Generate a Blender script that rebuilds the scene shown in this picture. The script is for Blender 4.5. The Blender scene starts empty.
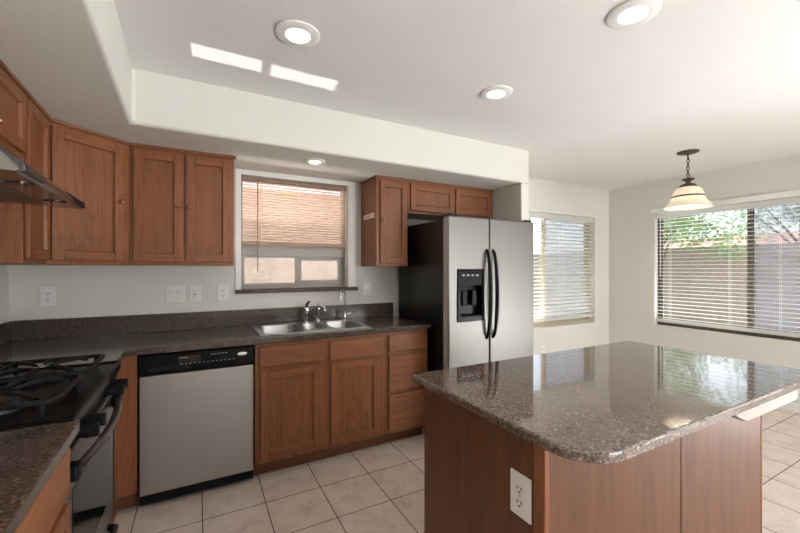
import bpy, bmesh, math, random
from mathutils import Vector, Matrix

# ------------------------------------------------------------------ camera
scene = bpy.context.scene
COL = scene.collection
FPX = 373.6
cam_d = bpy.data.cameras.new('camera')
cam_d.sensor_width = 36.0
cam_d.lens = FPX * 36.0 / 800.0
cam_d.shift_y = 0.0026
cam_d.clip_start = 0.02
cam = bpy.data.objects.new('camera', cam_d)
COL.objects.link(cam)
cam.location = (1.015, -3.141, 1.355)
cam.rotation_euler = (math.radians(90), 0, math.radians(-28.416))
scene.camera = cam

# ------------------------------------------------------------------ world, sun, daylight, exposure
scene.cycles.use_light_tree = False
scene.view_settings.view_transform = 'Standard'
scene.view_settings.look = 'None'
scene.view_settings.gamma = 1.0
scene.view_settings.use_curve_mapping = False
scene.view_settings.exposure = 0.14

world = bpy.data.worlds.new('sky')
scene.world = world
world.use_nodes = True
wn = world.node_tree
wn.nodes.clear()
wo = wn.nodes.new('ShaderNodeOutputWorld')
bg = wn.nodes.new('ShaderNodeBackground')
sky = wn.nodes.new('ShaderNodeTexSky')
sky.sky_type = 'NISHITA'
sky.sun_disc = False
sky.sun_elevation = math.radians(60)
sky.sun_rotation = math.radians(200)
sky.dust_density = 2.0
smul = wn.nodes.new('ShaderNodeMix'); smul.data_type = 'RGBA'; smul.blend_type = 'MIX'
smul.inputs['Factor'].default_value = 0.88
smul.inputs['B'].default_value = (0.95, 0.97, 1.0, 1)
wn.links.new(sky.outputs[0], smul.inputs['A'])
wn.links.new(smul.outputs['Result'], bg.inputs['Color'])
bg.inputs['Strength'].default_value = 1.6
wn.links.new(bg.outputs[0], wo.inputs['Surface'])

def add_light(name, kind, loc, energy, color=(1, 1, 1), direction=None, **kw):
    d = bpy.data.lights.new(name, kind)
    d.energy = energy
    d.color = color
    for k, v in kw.items():
        setattr(d, k, v)
    o = bpy.data.objects.new(name, d)
    o.location = loc
    if direction is not None:
        o.rotation_euler = Vector(direction).to_track_quat('-Z', 'Y').to_euler()
    COL.objects.link(o)
    return o

SUN_DIR = Vector((-0.36, -1.0, -1.85)).normalized()
add_light('sun', 'SUN', (8, 12, 20), 3.2, (1.0, 0.95, 0.87), SUN_DIR, angle=0.01)
# fill lamps outside two invented glass doors behind the camera, standing in for daylight
add_light('fill_lamp_rear', 'AREA', (4.0, -6.75, 1.15), 72, (0.97, 0.98, 0.98), (0, 1, 0.1),
          shape='RECTANGLE', size=2.6, size_y=2.1)
add_light('fill_lamp_side', 'AREA', (6.25, -4.6, 1.2), 18, (0.96, 0.98, 1.0), (-1, 0, 0.1),
          shape='RECTANGLE', size=1.8, size_y=1.8)
# unseen ground lamps added in place of patio bounce, to brighten the ceilings
add_light('ceiling_fill_rear', 'AREA', (4.0, -7.05, 0.0), 235, (0.92, 0.96, 0.985), (0, 0.8, 1.0),
          shape='RECTANGLE', size=2.8, size_y=0.8)
add_light('ceiling_fill_side', 'AREA', (6.6, -4.5, 0.0), 440, (0.92, 0.96, 0.985), (-0.8, 0.15, 1.0),
          shape='RECTANGLE', size=2.0, size_y=0.8)
add_light('dining_window_fill', 'AREA', (6.75, -1.487, 0.02), 420, (0.93, 0.97, 1.0), (-1, 0, 1.15),
          shape='RECTANGLE', size=2.4, size_y=0.9)  # added ground lamp, brightens the dining ceiling through the blind
add_light('nook_window_fill', 'AREA', (5.0, 0.8, 0.02), 700, (0.96, 0.985, 1.0), (0, -1, 1.15),
          shape='RECTANGLE', size=1.6, size_y=0.9)  # added ground lamp, brightens the nook blind and ceiling
add_light('soffit_fill', 'AREA', (1.75, 0.72, -0.05), 190, (1.0, 0.97, 0.93), (0, -1, 0.6),
          shape='RECTANGLE', size=1.3, size_y=0.5)  # added ground lamp, lifts the soffit underside above the sink
# narrow lamps added in mid-air, standing in for sun reflected off the sink
REFL = Vector((-0.36, -1.0, 1.85)).normalized()
def glint(name, target, L, sx, sy, e):
    p = Vector(target) - REFL * L
    o = add_light(name, 'AREA', p, e, (1.0, 0.97, 0.92), REFL, shape='RECTANGLE', size=sx, size_y=sy, spread=math.radians(1.0))
    zax = -REFL
    xax = (Vector((1, 0, 0)) - zax * zax.x).normalized()
    yax = zax.cross(xax)
    o.matrix_world = Matrix.Translation(p) @ Matrix((xax, yax, zax)).transposed().to_4x4()
    return o
glint('glint_lamp', (1.15, -1.05, 2.426), 0.4, 0.32, 0.11, 0.09)
glint('glint_lamp', (1.545, -1.035, 2.426), 0.4, 0.36, 0.11, 0.10)

# ------------------------------------------------------------------ helpers
def lin(c):
    return tuple(((x / 255) / 12.92 if x / 255 <= 0.04045 else ((x / 255 + 0.055) / 1.055) ** 2.4) for x in c) + (1.0,)

class MB:
    """Collects shapes into one mesh object."""
    def __init__(self):
        self.bm = bmesh.new()
    def _tag(self, fs, mi):
        for f in fs:
            f.material_index = mi
    def poly(self, vs, faces, mi=0):
        bv = [self.bm.verts.new(v) for v in vs]
        out = []
        for f in faces:
            try:
                out.append(self.bm.faces.new([bv[i] for i in f]))
            except ValueError:
                pass
        self._tag(out, mi)
        return out
    def box(self, x0, x1, y0, y1, z0, z1, mi=0):
        x0, x1 = min(x0, x1), max(x0, x1); y0, y1 = min(y0, y1), max(y0, y1); z0, z1 = min(z0, z1), max(z0, z1)
        v = [(x0, y0, z0), (x1, y0, z0), (x1, y1, z0), (x0, y1, z0), (x0, y0, z1), (x1, y0, z1), (x1, y1, z1), (x0, y1, z1)]
        f = [(3, 2, 1, 0), (4, 5, 6, 7), (0, 1, 5, 4), (1, 2, 6, 5), (2, 3, 7, 6), (3, 0, 4, 7)]
        self.poly(v, f, mi); return self
    def prism(self, pts, z0, z1, mi=0, axis='z'):
        n = len(pts)
        def m(p, h):
            if axis == 'z': return (p[0], p[1], h)
            if axis == 'x': return (h, p[0], p[1])
            return (p[0], h, p[1])
        v = [m(p, z0) for p in pts] + [m(p, z1) for p in pts]
        f = [tuple(range(n))[::-1], tuple(range(n, 2 * n))] + [(i, (i + 1) % n, n + (i + 1) % n, n + i) for i in range(n)]
        self.poly(v, f, mi); return self
    def frame(self, outer, inner, y0, y1, mi=0, mih=None):
        """Rectangular ring in the xz plane (stiles then rails)."""
        ox0, ox1, oz0, oz1 = outer; ix0, ix1, iz0, iz1 = inner
        self.box(ox0, ix0, y0, y1, oz0, oz1, mi); self.box(ix1, ox1, y0, y1, oz0, oz1, mi)
        mh = mi if mih is None else mih
        self.box(ix0, ix1, y0, y1, oz0, iz0, mh); self.box(ix0, ix1, y0, y1, iz1, oz1, mh); return self
    def lathe(self, prof, c=(0, 0, 0), seg=32, axis='z', mi=0, cap=True):
        c = Vector(c); rings = []
        for r, h in prof:
            ring = []
            for i in range(seg):
                a = 2 * math.pi * i / seg
                p = (r * math.cos(a), r * math.sin(a), h)
                if axis == 'y': p = (p[0], -h, p[1])
                if axis == 'x': p = (h, p[0], p[1])
                ring.append(self.bm.verts.new(c + Vector(p)))
            rings.append(ring)
        fs = []
        for a, b in zip(rings, rings[1:]):
            for i in range(seg):
                fs.append(self.bm.faces.new((a[i], a[(i + 1) % seg], b[(i + 1) % seg], b[i])))
        if cap:
            fs.append(self.bm.faces.new(rings[0][::-1])); fs.append(self.bm.faces.new(rings[-1]))
        self._tag(fs, mi); return self
    def tube(self, pts, r, seg=10, mi=0, closed=False):
        P = [Vector(p) for p in pts]; n = len(P)
        rs = r if isinstance(r, (list, tuple)) else [r] * n
        rings = []; prev = None
        for i in range(n):
            if closed: t = (P[(i + 1) % n] - P[i - 1]).normalized()
            else: t = (P[min(i + 1, n - 1)] - P[max(i - 1, 0)]).normalized()
            if prev is None:
                u = t.orthogonal().normalized()
            else:
                u = (prev - t * prev.dot(t)).normalized()
            prev = u; w = t.cross(u)
            rings.append([self.bm.verts.new(P[i] + (u * math.cos(2 * math.pi * k / seg) + w * math.sin(2 * math.pi * k / seg)) * rs[i]) for k in range(seg)])
        fs = []
        m = n if closed else n - 1
        for i in range(m):
            a, b = rings[i], rings[(i + 1) % n]
            for k in range(seg):
                fs.append(self.bm.faces.new((a[k], a[(k + 1) % seg], b[(k + 1) % seg], b[k])))
        if not closed:
            fs.append(self.bm.faces.new(rings[0][::-1])); fs.append(self.bm.faces.new(rings[-1]))
        self._tag(fs, mi); return self
    def ellipsoid(self, c, rx, ry, rz, mi=0, seg=20):
        r = bmesh.ops.create_uvsphere(self.bm, u_segments=seg, v_segments=seg // 2, radius=1.0,
                                      matrix=Matrix.Translation(c) @ Matrix.Diagonal((rx, ry, rz, 1)))
        fs = {f for v in r['verts'] for f in v.link_faces}
        self._tag(fs, mi); return self
    def grid(self, us, vs, pred, t0, t1, axis='z', mi=0):
        """A slab cut from a grid: cells where pred(centre) holds; axis = thickness direction."""
        def m(u, v, t):
            return (u, v, t) if axis == 'z' else ((u, t, v) if axis == 'y' else (t, u, v))
        V = {}
        def gv(i, j, k):
            if (i, j, k) not in V:
                V[(i, j, k)] = self.bm.verts.new(m(us[i], vs[j], (t0, t1)[k]))
            return V[(i, j, k)]
        nx, ny = len(us) - 1, len(vs) - 1
        on = [[pred((us[i] + us[i + 1]) / 2, (vs[j] + vs[j + 1]) / 2) for j in range(ny)] for i in range(nx)]
        fs = []
        for i in range(nx):
            for j in range(ny):
                if not on[i][j]: continue
                for k in (0, 1):
                    fs.append(self.bm.faces.new((gv(i, j, k), gv(i + 1, j, k), gv(i + 1, j + 1, k), gv(i, j + 1, k))))
                for di, dj, e in ((-1, 0, ((i, j), (i, j + 1))), (1, 0, ((i + 1, j), (i + 1, j + 1))), (0, -1, ((i, j), (i + 1, j))), (0, 1, ((i, j + 1), (i + 1, j + 1)))):
                    a, b = i + di, j + dj
                    if 0 <= a < nx and 0 <= b < ny and on[a][b]: continue
                    (p, q), (r, s) = e
                    fs.append(self.bm.faces.new((gv(p, q, 0), gv(r, s, 0), gv(r, s, 1), gv(p, q, 1))))
        self._tag(fs, mi); return self
    def build(self, name, mats, parent=None, bevel=0.0, smooth=False, loc=None, rotz=0.0, seg=2):
        bmesh.ops.recalc_face_normals(self.bm, faces=self.bm.faces[:])
        me = bpy.data.meshes.new(name); self.bm.to_mesh(me); self.bm.free()
        for m in (mats if isinstance(mats, (list, tuple)) else [mats]):
            me.materials.append(m)
        o = bpy.data.objects.new(name, me); COL.objects.link(o)
        if parent is not None: o.parent = parent
        if loc is not None: o.location = loc
        o.rotation_euler = (0, 0, rotz)
        if smooth:
            for p in me.polygons: p.use_smooth = True
            me.set_sharp_from_angle(angle=math.radians(40))
        if bevel > 0:
            b = o.modifiers.new('bevel', 'BEVEL'); b.width = bevel; b.segments = seg
            b.limit_method = 'ANGLE'; b.angle_limit = math.radians(40)
        return o

def tag(o, label=None, cat=None, group=None, kind=None):
    if label: o['label'] = label
    if cat: o['category'] = cat
    if group: o['group'] = group
    if kind: o['kind'] = kind
    return o
def thing(name, label, cat, loc=(0, 0, 0), rotz=0.0, group=None, kind=None):
    o = bpy.data.objects.new(name, None); COL.objects.link(o)
    o.location = loc; o.rotation_euler = (0, 0, rotz); o.empty_display_size = 0.05
    return tag(o, label, cat, group, kind)
def struct(o): o['kind'] = 'structure'; return o
def copy_tree(o, parent=None):
    c = o.copy(); COL.objects.link(c)
    if parent is not None: c.parent = parent
    for ch in list(o.children): copy_tree(ch, c)
    return c
LA = math.radians(1.72)          # the range wall is not quite square to the sink wall
def left_at(y, off=0.0):
    t = -(y + 0.2)
    return (t * math.sin(LA) + off * math.cos(LA), -0.2 - t * math.cos(LA) + off * math.sin(LA), 0)
def arc(c, r, a0, a1, n):
    return [(c[0] + r * math.cos(a0 + (a1 - a0) * i / n), c[1] + r * math.sin(a0 + (a1 - a0) * i / n)) for i in range(n + 1)]
def rrect(x0, x1, y0, y1, r, n=6):
    p = math.pi
    return arc((x1 - r, y1 - r), r, 0, p / 2, n) + arc((x0 + r, y1 - r), r, p / 2, p, n) + arc((x0 + r, y0 + r), r, p, 1.5 * p, n) + arc((x1 - r, y0 + r), r, 1.5 * p, 2 * p, n)

# ------------------------------------------------------------------ materials
def mat(name):
    m = bpy.data.materials.new(name); m.use_nodes = True
    nt = m.node_tree; nt.nodes.clear()
    out = nt.nodes.new('ShaderNodeOutputMaterial'); b = nt.nodes.new('ShaderNodeBsdfPrincipled')
    nt.links.new(b.outputs[0], out.inputs['Surface'])
    return m, nt, b, out
def plain(name, rgb, rough=0.5, metal=0.0, spec=0.5, **kw):
    m, nt, b, out = mat(name)
    b.inputs['Base Color'].default_value = lin(rgb); b.inputs['Roughness'].default_value = rough
    b.inputs['Metallic'].default_value = metal; b.inputs['Specular IOR Level'].default_value = spec
    for k, v in kw.items(): b.inputs[k].default_value = v
    return m
def coords(nt, kind='Object', scale=(1, 1, 1), rnd=False):
    tc = nt.nodes.new('ShaderNodeTexCoord'); mp = nt.nodes.new('ShaderNodeMapping'); mp.inputs['Scale'].default_value = scale
    src = tc.outputs[kind]
    if rnd:
        oi = nt.nodes.new('ShaderNodeObjectInfo'); mu = nt.nodes.new('ShaderNodeMath'); mu.operation = 'MULTIPLY'; mu.inputs[1].default_value = 17.0
        nt.links.new(oi.outputs['Random'], mu.inputs[0])
        va = nt.nodes.new('ShaderNodeVectorMath'); va.operation = 'ADD'
        nt.links.new(src, va.inputs[0]); nt.links.new(mu.outputs[0], va.inputs[1]); src = va.outputs[0]
    nt.links.new(src, mp.inputs['Vector'])
    return mp.outputs[0]
def noise(nt, vec, scale, detail=4, rough=0.55, dist=0.0):
    n = nt.nodes.new('ShaderNodeTexNoise'); n.inputs['Scale'].default_value = scale; n.inputs['Detail'].default_value = detail
    n.inputs['Roughness'].default_value = rough; n.inputs['Distortion'].default_value = dist
    nt.links.new(vec, n.inputs['Vector']); return n.outputs['Fac']
def ramp(nt, fac, stops, interp='LINEAR'):
    r = nt.nodes.new('ShaderNodeValToRGB'); r.color_ramp.interpolation = interp
    e = r.color_ramp.elements
    while len(e) < len(stops): e.new(0.5)
    for i, (p, c) in enumerate(stops):
        e[i].position = p; e[i].color = lin(c) if isinstance(c, tuple) else (c, c, c, 1)
    nt.links.new(fac, r.inputs[0]); return r.outputs[0]
def mixc(nt, a, b, fac, mode='MIX'):
    m = nt.nodes.new('ShaderNodeMix'); m.data_type = 'RGBA'; m.blend_type = mode
    for s, v in (('A', a), ('B', b)):
        if isinstance(v, tuple): m.inputs[s].default_value = v
        else: nt.links.new(v, m.inputs[s])
    if isinstance(fac, float): m.inputs['Factor'].default_value = fac
    else: nt.links.new(fac, m.inputs['Factor'])
    return m.outputs['Result']
def bump(nt, b, h, strength=0.2, dist=0.01):
    n = nt.nodes.new('ShaderNodeBump'); n.inputs['Strength'].default_value = strength; n.inputs['Distance'].default_value = dist
    nt.links.new(h, n.inputs['Height']); nt.links.new(n.outputs[0], b.inputs['Normal'])

def oak(name, along, tone=1.0, figure=1.0):
    """Stained oak; grain runs along local z or x."""
    m, nt, b, out = mat(name)
    tc = nt.nodes.new('ShaderNodeTexCoord'); oi = nt.nodes.new('ShaderNodeObjectInfo')
    mu = nt.nodes.new('ShaderNodeMath'); mu.operation = 'MULTIPLY'; mu.inputs[1].default_value = 23.0
    nt.links.new(oi.outputs['Random'], mu.inputs[0])
    sp = nt.nodes.new('ShaderNodeSeparateXYZ'); nt.links.new(tc.outputs['Object'], sp.inputs[0])
    ad = nt.nodes.new('ShaderNodeMath'); ad.operation = 'ADD'
    cb = nt.nodes.new('ShaderNodeCombineXYZ')
    if along == 'z':
        nt.links.new(sp.outputs['X'], ad.inputs[0]); nt.links.new(sp.outputs['Y'], ad.inputs[1])
        nt.links.new(sp.outputs['Z'], cb.inputs['Z'])
    else:
        nt.links.new(sp.outputs['Z'], ad.inputs[0]); nt.links.new(sp.outputs['Y'], ad.inputs[1])
        nt.links.new(sp.outputs['X'], cb.inputs['Z'])
    nt.links.new(ad.outputs[0], cb.inputs['X']); nt.links.new(mu.outputs[0], cb.inputs['Y'])
    base = cb.outputs[0]
    def mp(s):
        n = nt.nodes.new('ShaderNodeMapping'); n.inputs['Scale'].default_value = s; nt.links.new(base, n.inputs['Vector']); return n.outputs[0]
    big = noise(nt, mp((3.2, 1, 0.42)), 1.6, 2, 0.4)          # slow figure -> cathedral rings
    k = nt.nodes.new('ShaderNodeMath'); k.operation = 'MULTIPLY'; k.inputs[1].default_value = 26.0 * figure; nt.links.new(big, k.inputs[0])
    fr = nt.nodes.new('ShaderNodeMath'); fr.operation = 'PINGPONG'; fr.inputs[1].default_value = 1.0; nt.links.new(k.outputs[0], fr.inputs[0])
    fine = noise(nt, mp((1, 1, 0.03)), 170, 4, 0.7)
    mid = noise(nt, mp((1, 1, 0.05)), 28, 3, 0.5)
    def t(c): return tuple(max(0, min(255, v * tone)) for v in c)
    c1 = ramp(nt, fr.outputs[0], [(0.0, t((95, 53, 31))), (0.3, t((132, 81, 52))), (1.0, t((145, 92, 61)))])
    c2 = ramp(nt, fine, [(0.36, t((80, 41, 23))), (0.52, t((140, 88, 58)))])
    c3 = ramp(nt, mid, [(0.25, t((112, 67, 41))), (0.75, t((151, 98, 64)))])
    c = mixc(nt, c1, c2, 0.52); c = mixc(nt, c, c3, 0.4)
    nt.links.new(c, b.inputs['Base Color'])
    b.inputs['Roughness'].default_value = 0.38; b.inputs['Specular IOR Level'].default_value = 0.35
    bump(nt, b, fine, 0.08, 0.002)
    return m
OAKV = oak('oak_vertical_grain', 'z'); OAKH = oak('oak_horizontal_grain', 'x')
OAKP = oak('oak_panel', 'z', 0.97, 1.5)
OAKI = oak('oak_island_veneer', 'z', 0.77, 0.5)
OAKK = oak('oak_kick', 'x', 0.8)

def paint(name, rgb, bumpy=0.12):
    m, nt, b, out = mat(name)
    v = coords(nt)
    n = noise(nt, v, 160, 2, 0.5)
    n2 = noise(nt, v, 3, 2, 0.5)
    c = ramp(nt, n2, [(0.3, tuple(x - 3 for x in rgb)), (0.7, rgb)])
    nt.links.new(c, b.inputs['Base Color']); b.inputs['Roughness'].default_value = 0.75; b.inputs['Specular IOR Level'].default_value = 0.25
    bump(nt, b, n, bumpy, 0.004); return m
PAINT = paint('wall_paint', (220, 217, 210)); CEIL = paint('ceiling_paint_lightened', (232, 230, 226), 0.25)  # ceiling colour lightened over the wall paint in place of upward light
WHITE = plain('white_trim_paint', (235, 233, 229), 0.4)
PLASTIC = plain('white_plastic', (232, 230, 226), 0.35)
SLOT = plain('dark_slot', (40, 38, 36), 0.6)

def granite(name, rough=0.09, g=1.0):
    m, nt, b, out = mat(name)
    v = coords(nt)
    vo = nt.nodes.new('ShaderNodeTexVoronoi'); vo.inputs['Scale'].default_value = 200; nt.links.new(v, vo.inputs['Vector'])
    sep = nt.nodes.new('ShaderNodeSeparateColor'); nt.links.new(vo.outputs['Color'], sep.inputs[0])
    n1 = noise(nt, v, 95, 4, 0.7)
    n2 = noise(nt, v, 22, 3, 0.6)
    def q(*st): return [(p, tuple(min(255, x * g) for x in k)) for p, k in st]
    c1 = ramp(nt, sep.outputs[0], q((0.0, (42, 36, 34)), (0.34, (68, 58, 54)), (0.62, (96, 82, 74)), (0.86, (128, 110, 98)), (1.0, (172, 154, 140))))
    c2 = ramp(nt, n1, q((0.35, (40, 35, 33)), (0.5, (86, 74, 68)), (0.68, (140, 118, 100))))
    c = mixc(nt, c1, c2, 0.5)
    c = mixc(nt, c, ramp(nt, n2, q((0.3, (62, 52, 48)), (0.7, (104, 88, 78)))), 0.25)
    nt.links.new(c, b.inputs['Base Color']); b.inputs['Roughness'].default_value = rough
    b.inputs['Specular IOR Level'].default_value = 0.7
    return m
GRANITE = granite('speckled_brown_granite', 0.16, 0.84); ISLG = granite('polished_island_granite', 0.06, 1.18); ISLG.node_tree.nodes['Principled BSDF'].inputs['Specular IOR Level'].default_value = 0.8; ISLG.node_tree.nodes['Principled BSDF'].inputs['Coat Weight'].default_value = 0.55; ISLG.node_tree.nodes['Principled BSDF'].inputs['Coat Roughness'].default_value = 0.03; SILLG = granite('honed_sill_granite', 0.6)
SILLG.node_tree.nodes['Principled BSDF'].inputs['Specular IOR Level'].default_value = 0.2

def tiles():
    m, nt, b, out = mat('floor_tile')
    tc = nt.nodes.new('ShaderNodeTexCoord'); mp = nt.nodes.new('ShaderNodeMapping')
    P = 0.3235
    mp.inputs['Location'].default_value = (-1.037 / P, 0.868 / P, 0); mp.inputs['Scale'].default_value = (1 / P, 1 / P, 1)
    nt.links.new(tc.outputs['Object'], mp.inputs['Vector'])
    br = nt.nodes.new('ShaderNodeTexBrick'); br.offset = 0.0; br.squash = 1.0
    br.inputs['Scale'].default_value = 1.0; br.inputs['Brick Width'].default_value = 1.0; br.inputs['Row Height'].default_value = 1.0
    br.inputs['Mortar Size'].default_value = 0.0085; br.inputs['Mortar Smooth'].default_value = 0.1; br.inputs['Bias'].default_value = 0.0
    br.inputs['Color1'].default_value = (0.42, 0.42, 0.42, 1); br.inputs['Color2'].default_value = (0.58, 0.58, 0.58, 1)
    nt.links.new(mp.outputs[0], br.inputs['Vector'])
    v = tc.outputs['Object']
    n1 = noise(nt, v, 9, 6, 0.65, 0.6); n2 = noise(nt, v, 45, 4, 0.6)
    c = ramp(nt, n1, [(0.3, (190, 171, 159)), (0.5, (216, 200, 189)), (0.72, (230, 217, 207))])
    c = mixc(nt, c, ramp(nt, n2, [(0.3, (198, 180, 168)), (0.7, (226, 213, 203))]), 0.35)
    c = mixc(nt, c, br.outputs['Color'], 0.12, 'OVERLAY')
    c = mixc(nt, c, lin((58, 52, 48)), br.outputs['Fac'])
    nt.links.new(c, b.inputs['Base Color'])
    r = ramp(nt, br.outputs['Fac'], [(0, 0.3), (1, 0.8)]); nt.links.new(r, b.inputs['Roughness'])
    inv = nt.nodes.new('ShaderNodeMath'); inv.operation = 'SUBTRACT'; inv.inputs[0].default_value = 1.0; nt.links.new(br.outputs['Fac'], inv.inputs[1])
    bump(nt, b, inv.outputs[0], 0.3, 0.003)
    return m
TILE = tiles()

def steel(name, rgb=(150, 147, 144), rough=0.4, axis=(14, 14, 0.25)):
    m, nt, b, out = mat(name)
    v = coords(nt, 'Object', axis)
    n = noise(nt, v, 6, 3, 0.6)
    c = ramp(nt, n, [(0.3, tuple(x - 2 for x in rgb)), (0.7, tuple(min(255, x + 2) for x in rgb))])
    nt.links.new(c, b.inputs['Base Color']); b.inputs['Metallic'].default_value = 1.0
    r = ramp(nt, n, [(0.2, rough - 0.015), (0.8, rough + 0.02)]); nt.links.new(r, b.inputs['Roughness'])
    return m
STEEL = steel('brushed_steel', (162, 158, 154)); FSTEEL = steel('fridge_steel', (124, 121, 117), 0.42); STEELH = steel('brushed_steel_horizontal', axis=(0.8, 60, 60))
SINK = steel('sink_steel', (164, 163, 161), 0.28, (1, 40, 40))
HOODM = steel('hood_steel', (150, 145, 140), 0.2, (0.6, 60, 60))
CHROME = plain('chrome', (215, 215, 215), 0.08, 1.0)
KNOB = plain('antique_brass', (150, 112, 74), 0.35, 1.0)
BLACK = plain('black_enamel', (9, 9, 10), 0.3, 0, 0.12)
BLACKM = plain('black_plastic', (13, 13, 14), 0.45, 0, 0.2)
IRON = plain('cast_iron', (15, 15, 16), 0.6, 0, 0.3)
BURN = plain('burner_cap', (36, 35, 35), 0.45)
ALU = plain('burner_aluminium', (62, 61, 60), 0.4, 1.0)
GASKET = plain('fridge_gasket', (178, 168, 164), 0.5)
DGLASS = plain('dark_glass', (10, 10, 11), 0.06)
GREYT = plain('grey_print', (150, 150, 150), 0.5)
BADGE = plain('silver_badge', (215, 215, 212), 0.25, 0.6)
WINF = plain('window_frame_aluminium', (146, 141, 136), 0.45, 0.2)
WINT = plain('window_frame_tan', (178, 166, 142), 0.5)
WIND = plain('window_frame_bronze', (84, 73, 62), 0.5)
BRONZE = plain('aged_bronze', (84, 74, 64), 0.45, 0.7)
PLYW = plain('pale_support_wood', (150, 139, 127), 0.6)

def blindmat(name, rgb, trans=0.3, rough=0.5):
    m, nt, b, out = mat(name)
    b.inputs['Base Color'].default_value = lin(rgb); b.inputs['Roughness'].default_value = rough
    tr = nt.nodes.new('ShaderNodeBsdfTranslucent'); tr.inputs['Color'].default_value = lin(rgb)
    mx = nt.nodes.new('ShaderNodeMixShader'); mx.inputs[0].default_value = trans
    nt.links.new(b.outputs[0], mx.inputs[1]); nt.links.new(tr.outputs[0], mx.inputs[2]); nt.links.new(mx.outputs[0], out.inputs['Surface'])
    return m
BLINDW = blindmat('white_blind_vinyl', (242, 242, 238), 0.55); BLINDT = blindmat('tan_blind_vinyl', (246, 228, 212), 0.6)
TANR = plain('tan_blind_rail', (140, 118, 102), 0.5)

def glassmat(name, tint=(1, 1, 1), refl=0.06):
    m, nt, b, out = mat(name); nt.nodes.remove(b)
    t = nt.nodes.new('ShaderNodeBsdfTransparent'); t.inputs['Color'].default_value = (*tint, 1)
    g = nt.nodes.new('ShaderNodeBsdfGlossy'); g.inputs['Roughness'].default_value = 0.02
    fr = nt.nodes.new('ShaderNodeLayerWeight'); fr.inputs['Blend'].default_value = 0.15
    mx = nt.nodes.new('ShaderNodeMixShader')
    mm = nt.nodes.new('ShaderNodeMath'); mm.operation = 'MULTIPLY'; mm.inputs[1].default_value = 0.5
    nt.links.new(fr.outputs['Fresnel'], mm.inputs[0]); nt.links.new(mm.outputs[0], mx.inputs[0])
    nt.links.new(t.outputs[0], mx.inputs[1]); nt.links.new(g.outputs[0], mx.inputs[2]); nt.links.new(mx.outputs[0], out.inputs['Surface'])
    return m
GLASS = glassmat('window_glass')
def screenmat(name='insect_screen', f=0.38, c=(165, 167, 180)):
    m, nt, b, out = mat(name); nt.nodes.remove(b)
    t = nt.nodes.new('ShaderNodeBsdfTransparent'); d = nt.nodes.new('ShaderNodeBsdfDiffuse'); d.inputs['Color'].default_value = lin(c)
    mx = nt.nodes.new('ShaderNodeMixShader'); mx.inputs[0].default_value = f
    nt.links.new(t.outputs[0], mx.inputs[1]); nt.links.new(d.outputs[0], mx.inputs[2]); nt.links.new(mx.outputs[0], out.inputs['Surface'])
    return m
SCREEN = screenmat(); SCREENN = screenmat('fine_insect_screen', 0.6, (196, 199, 208))
def emit(name, rgb, s):
    m, nt, b, out = mat(name)
    b.inputs['Base Color'].default_value = lin(rgb); b.inputs['Emission Color'].default_value = lin(rgb); b.inputs['Emission Strength'].default_value = s
    return m
BULB = emit('lamp_lens', (255, 247, 232), 9.0)
BULBW = emit('warm_lamp_lens', (255, 238, 196), 7.0)
PBULB = emit('pendant_bulb', (255, 210, 168), 1.6)

def shade_glass():
    m, nt, b, out = mat('alabaster_glass')
    v = coords(nt, 'Object', (1, 1, 1)); n = noise(nt, v, 9, 4, 0.6, 1.0)
    c = ramp(nt, n, [(0.3, (232, 224, 208)), (0.7, (246, 243, 234))])
    nt.links.new(c, b.inputs['Base Color']); b.inputs['Roughness'].default_value = 0.3
    tr = nt.nodes.new('ShaderNodeBsdfTranslucent'); nt.links.new(c, tr.inputs['Color'])
    mx = nt.nodes.new('ShaderNodeMixShader'); mx.inputs[0].default_value = 0.5
    nt.links.new(b.outputs[0], mx.inputs[1]); nt.links.new(tr.outputs[0], mx.inputs[2]); nt.links.new(mx.outputs[0], out.inputs['Surface'])
    return m
SHADE = shade_glass()

def blockwall(name, c1, c2, cm):
    m, nt, b, out = mat(name)
    tc = nt.nodes.new('ShaderNodeTexCoord'); sp = nt.nodes.new('ShaderNodeSeparateXYZ'); nt.links.new(tc.outputs['Object'], sp.inputs[0])
    ad = nt.nodes.new('ShaderNodeMath'); ad.operation = 'ADD'; nt.links.new(sp.outputs['X'], ad.inputs[0]); nt.links.new(sp.outputs['Y'], ad.inputs[1])
    cb = nt.nodes.new('ShaderNodeCombineXYZ'); nt.links.new(ad.outputs[0], cb.inputs['X']); nt.links.new(sp.outputs['Z'], cb.inputs['Y'])
    br = nt.nodes.new('ShaderNodeTexBrick'); br.inputs['Scale'].default_value = 1.0; br.inputs['Brick Width'].default_value = 0.4; br.inputs['Row Height'].default_value = 0.2
    br.inputs['Mortar Size'].default_value = 0.008
    br.inputs['Color1'].default_value = lin(c1); br.inputs['Color2'].default_value = lin(c2); br.inputs['Mortar'].default_value = lin(cm)
    nt.links.new(cb.outputs[0], br.inputs['Vector'])
    n = noise(nt, tc.outputs['Object'], 14, 5, 0.7)
    c = mixc(nt, br.outputs['Color'], ramp(nt, n, [(0.3, (120, 104, 92)), (0.7, (226, 208, 190))]), 0.25)
    nt.links.new(c, b.inputs['Base Color']); b.inputs['Roughness'].default_value = 0.9
    return m
FENCE = blockwall('grey_brown_block', (144, 133, 121), (135, 125, 114), (116, 108, 99))
SIDEW = blockwall('pink_beige_block', (142, 131, 126), (136, 126, 121), (124, 114, 109))
def mottled(name, a, c, scale, rough=0.9):
    m, nt, b, out = mat(name); v = coords(nt, rnd=True); n = noise(nt, v, scale, 5, 0.65)
    nt.links.new(ramp(nt, n, [(0.3, a), (0.7, c)]), b.inputs['Base Color']); b.inputs['Roughness'].default_value = rough; return m
GRAVEL = mottled('desert_gravel', (128, 119, 110), (166, 156, 146), 22)
PATIO = mottled('patio_concrete', (172, 166, 162), (196, 190, 186), 6)
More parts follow.
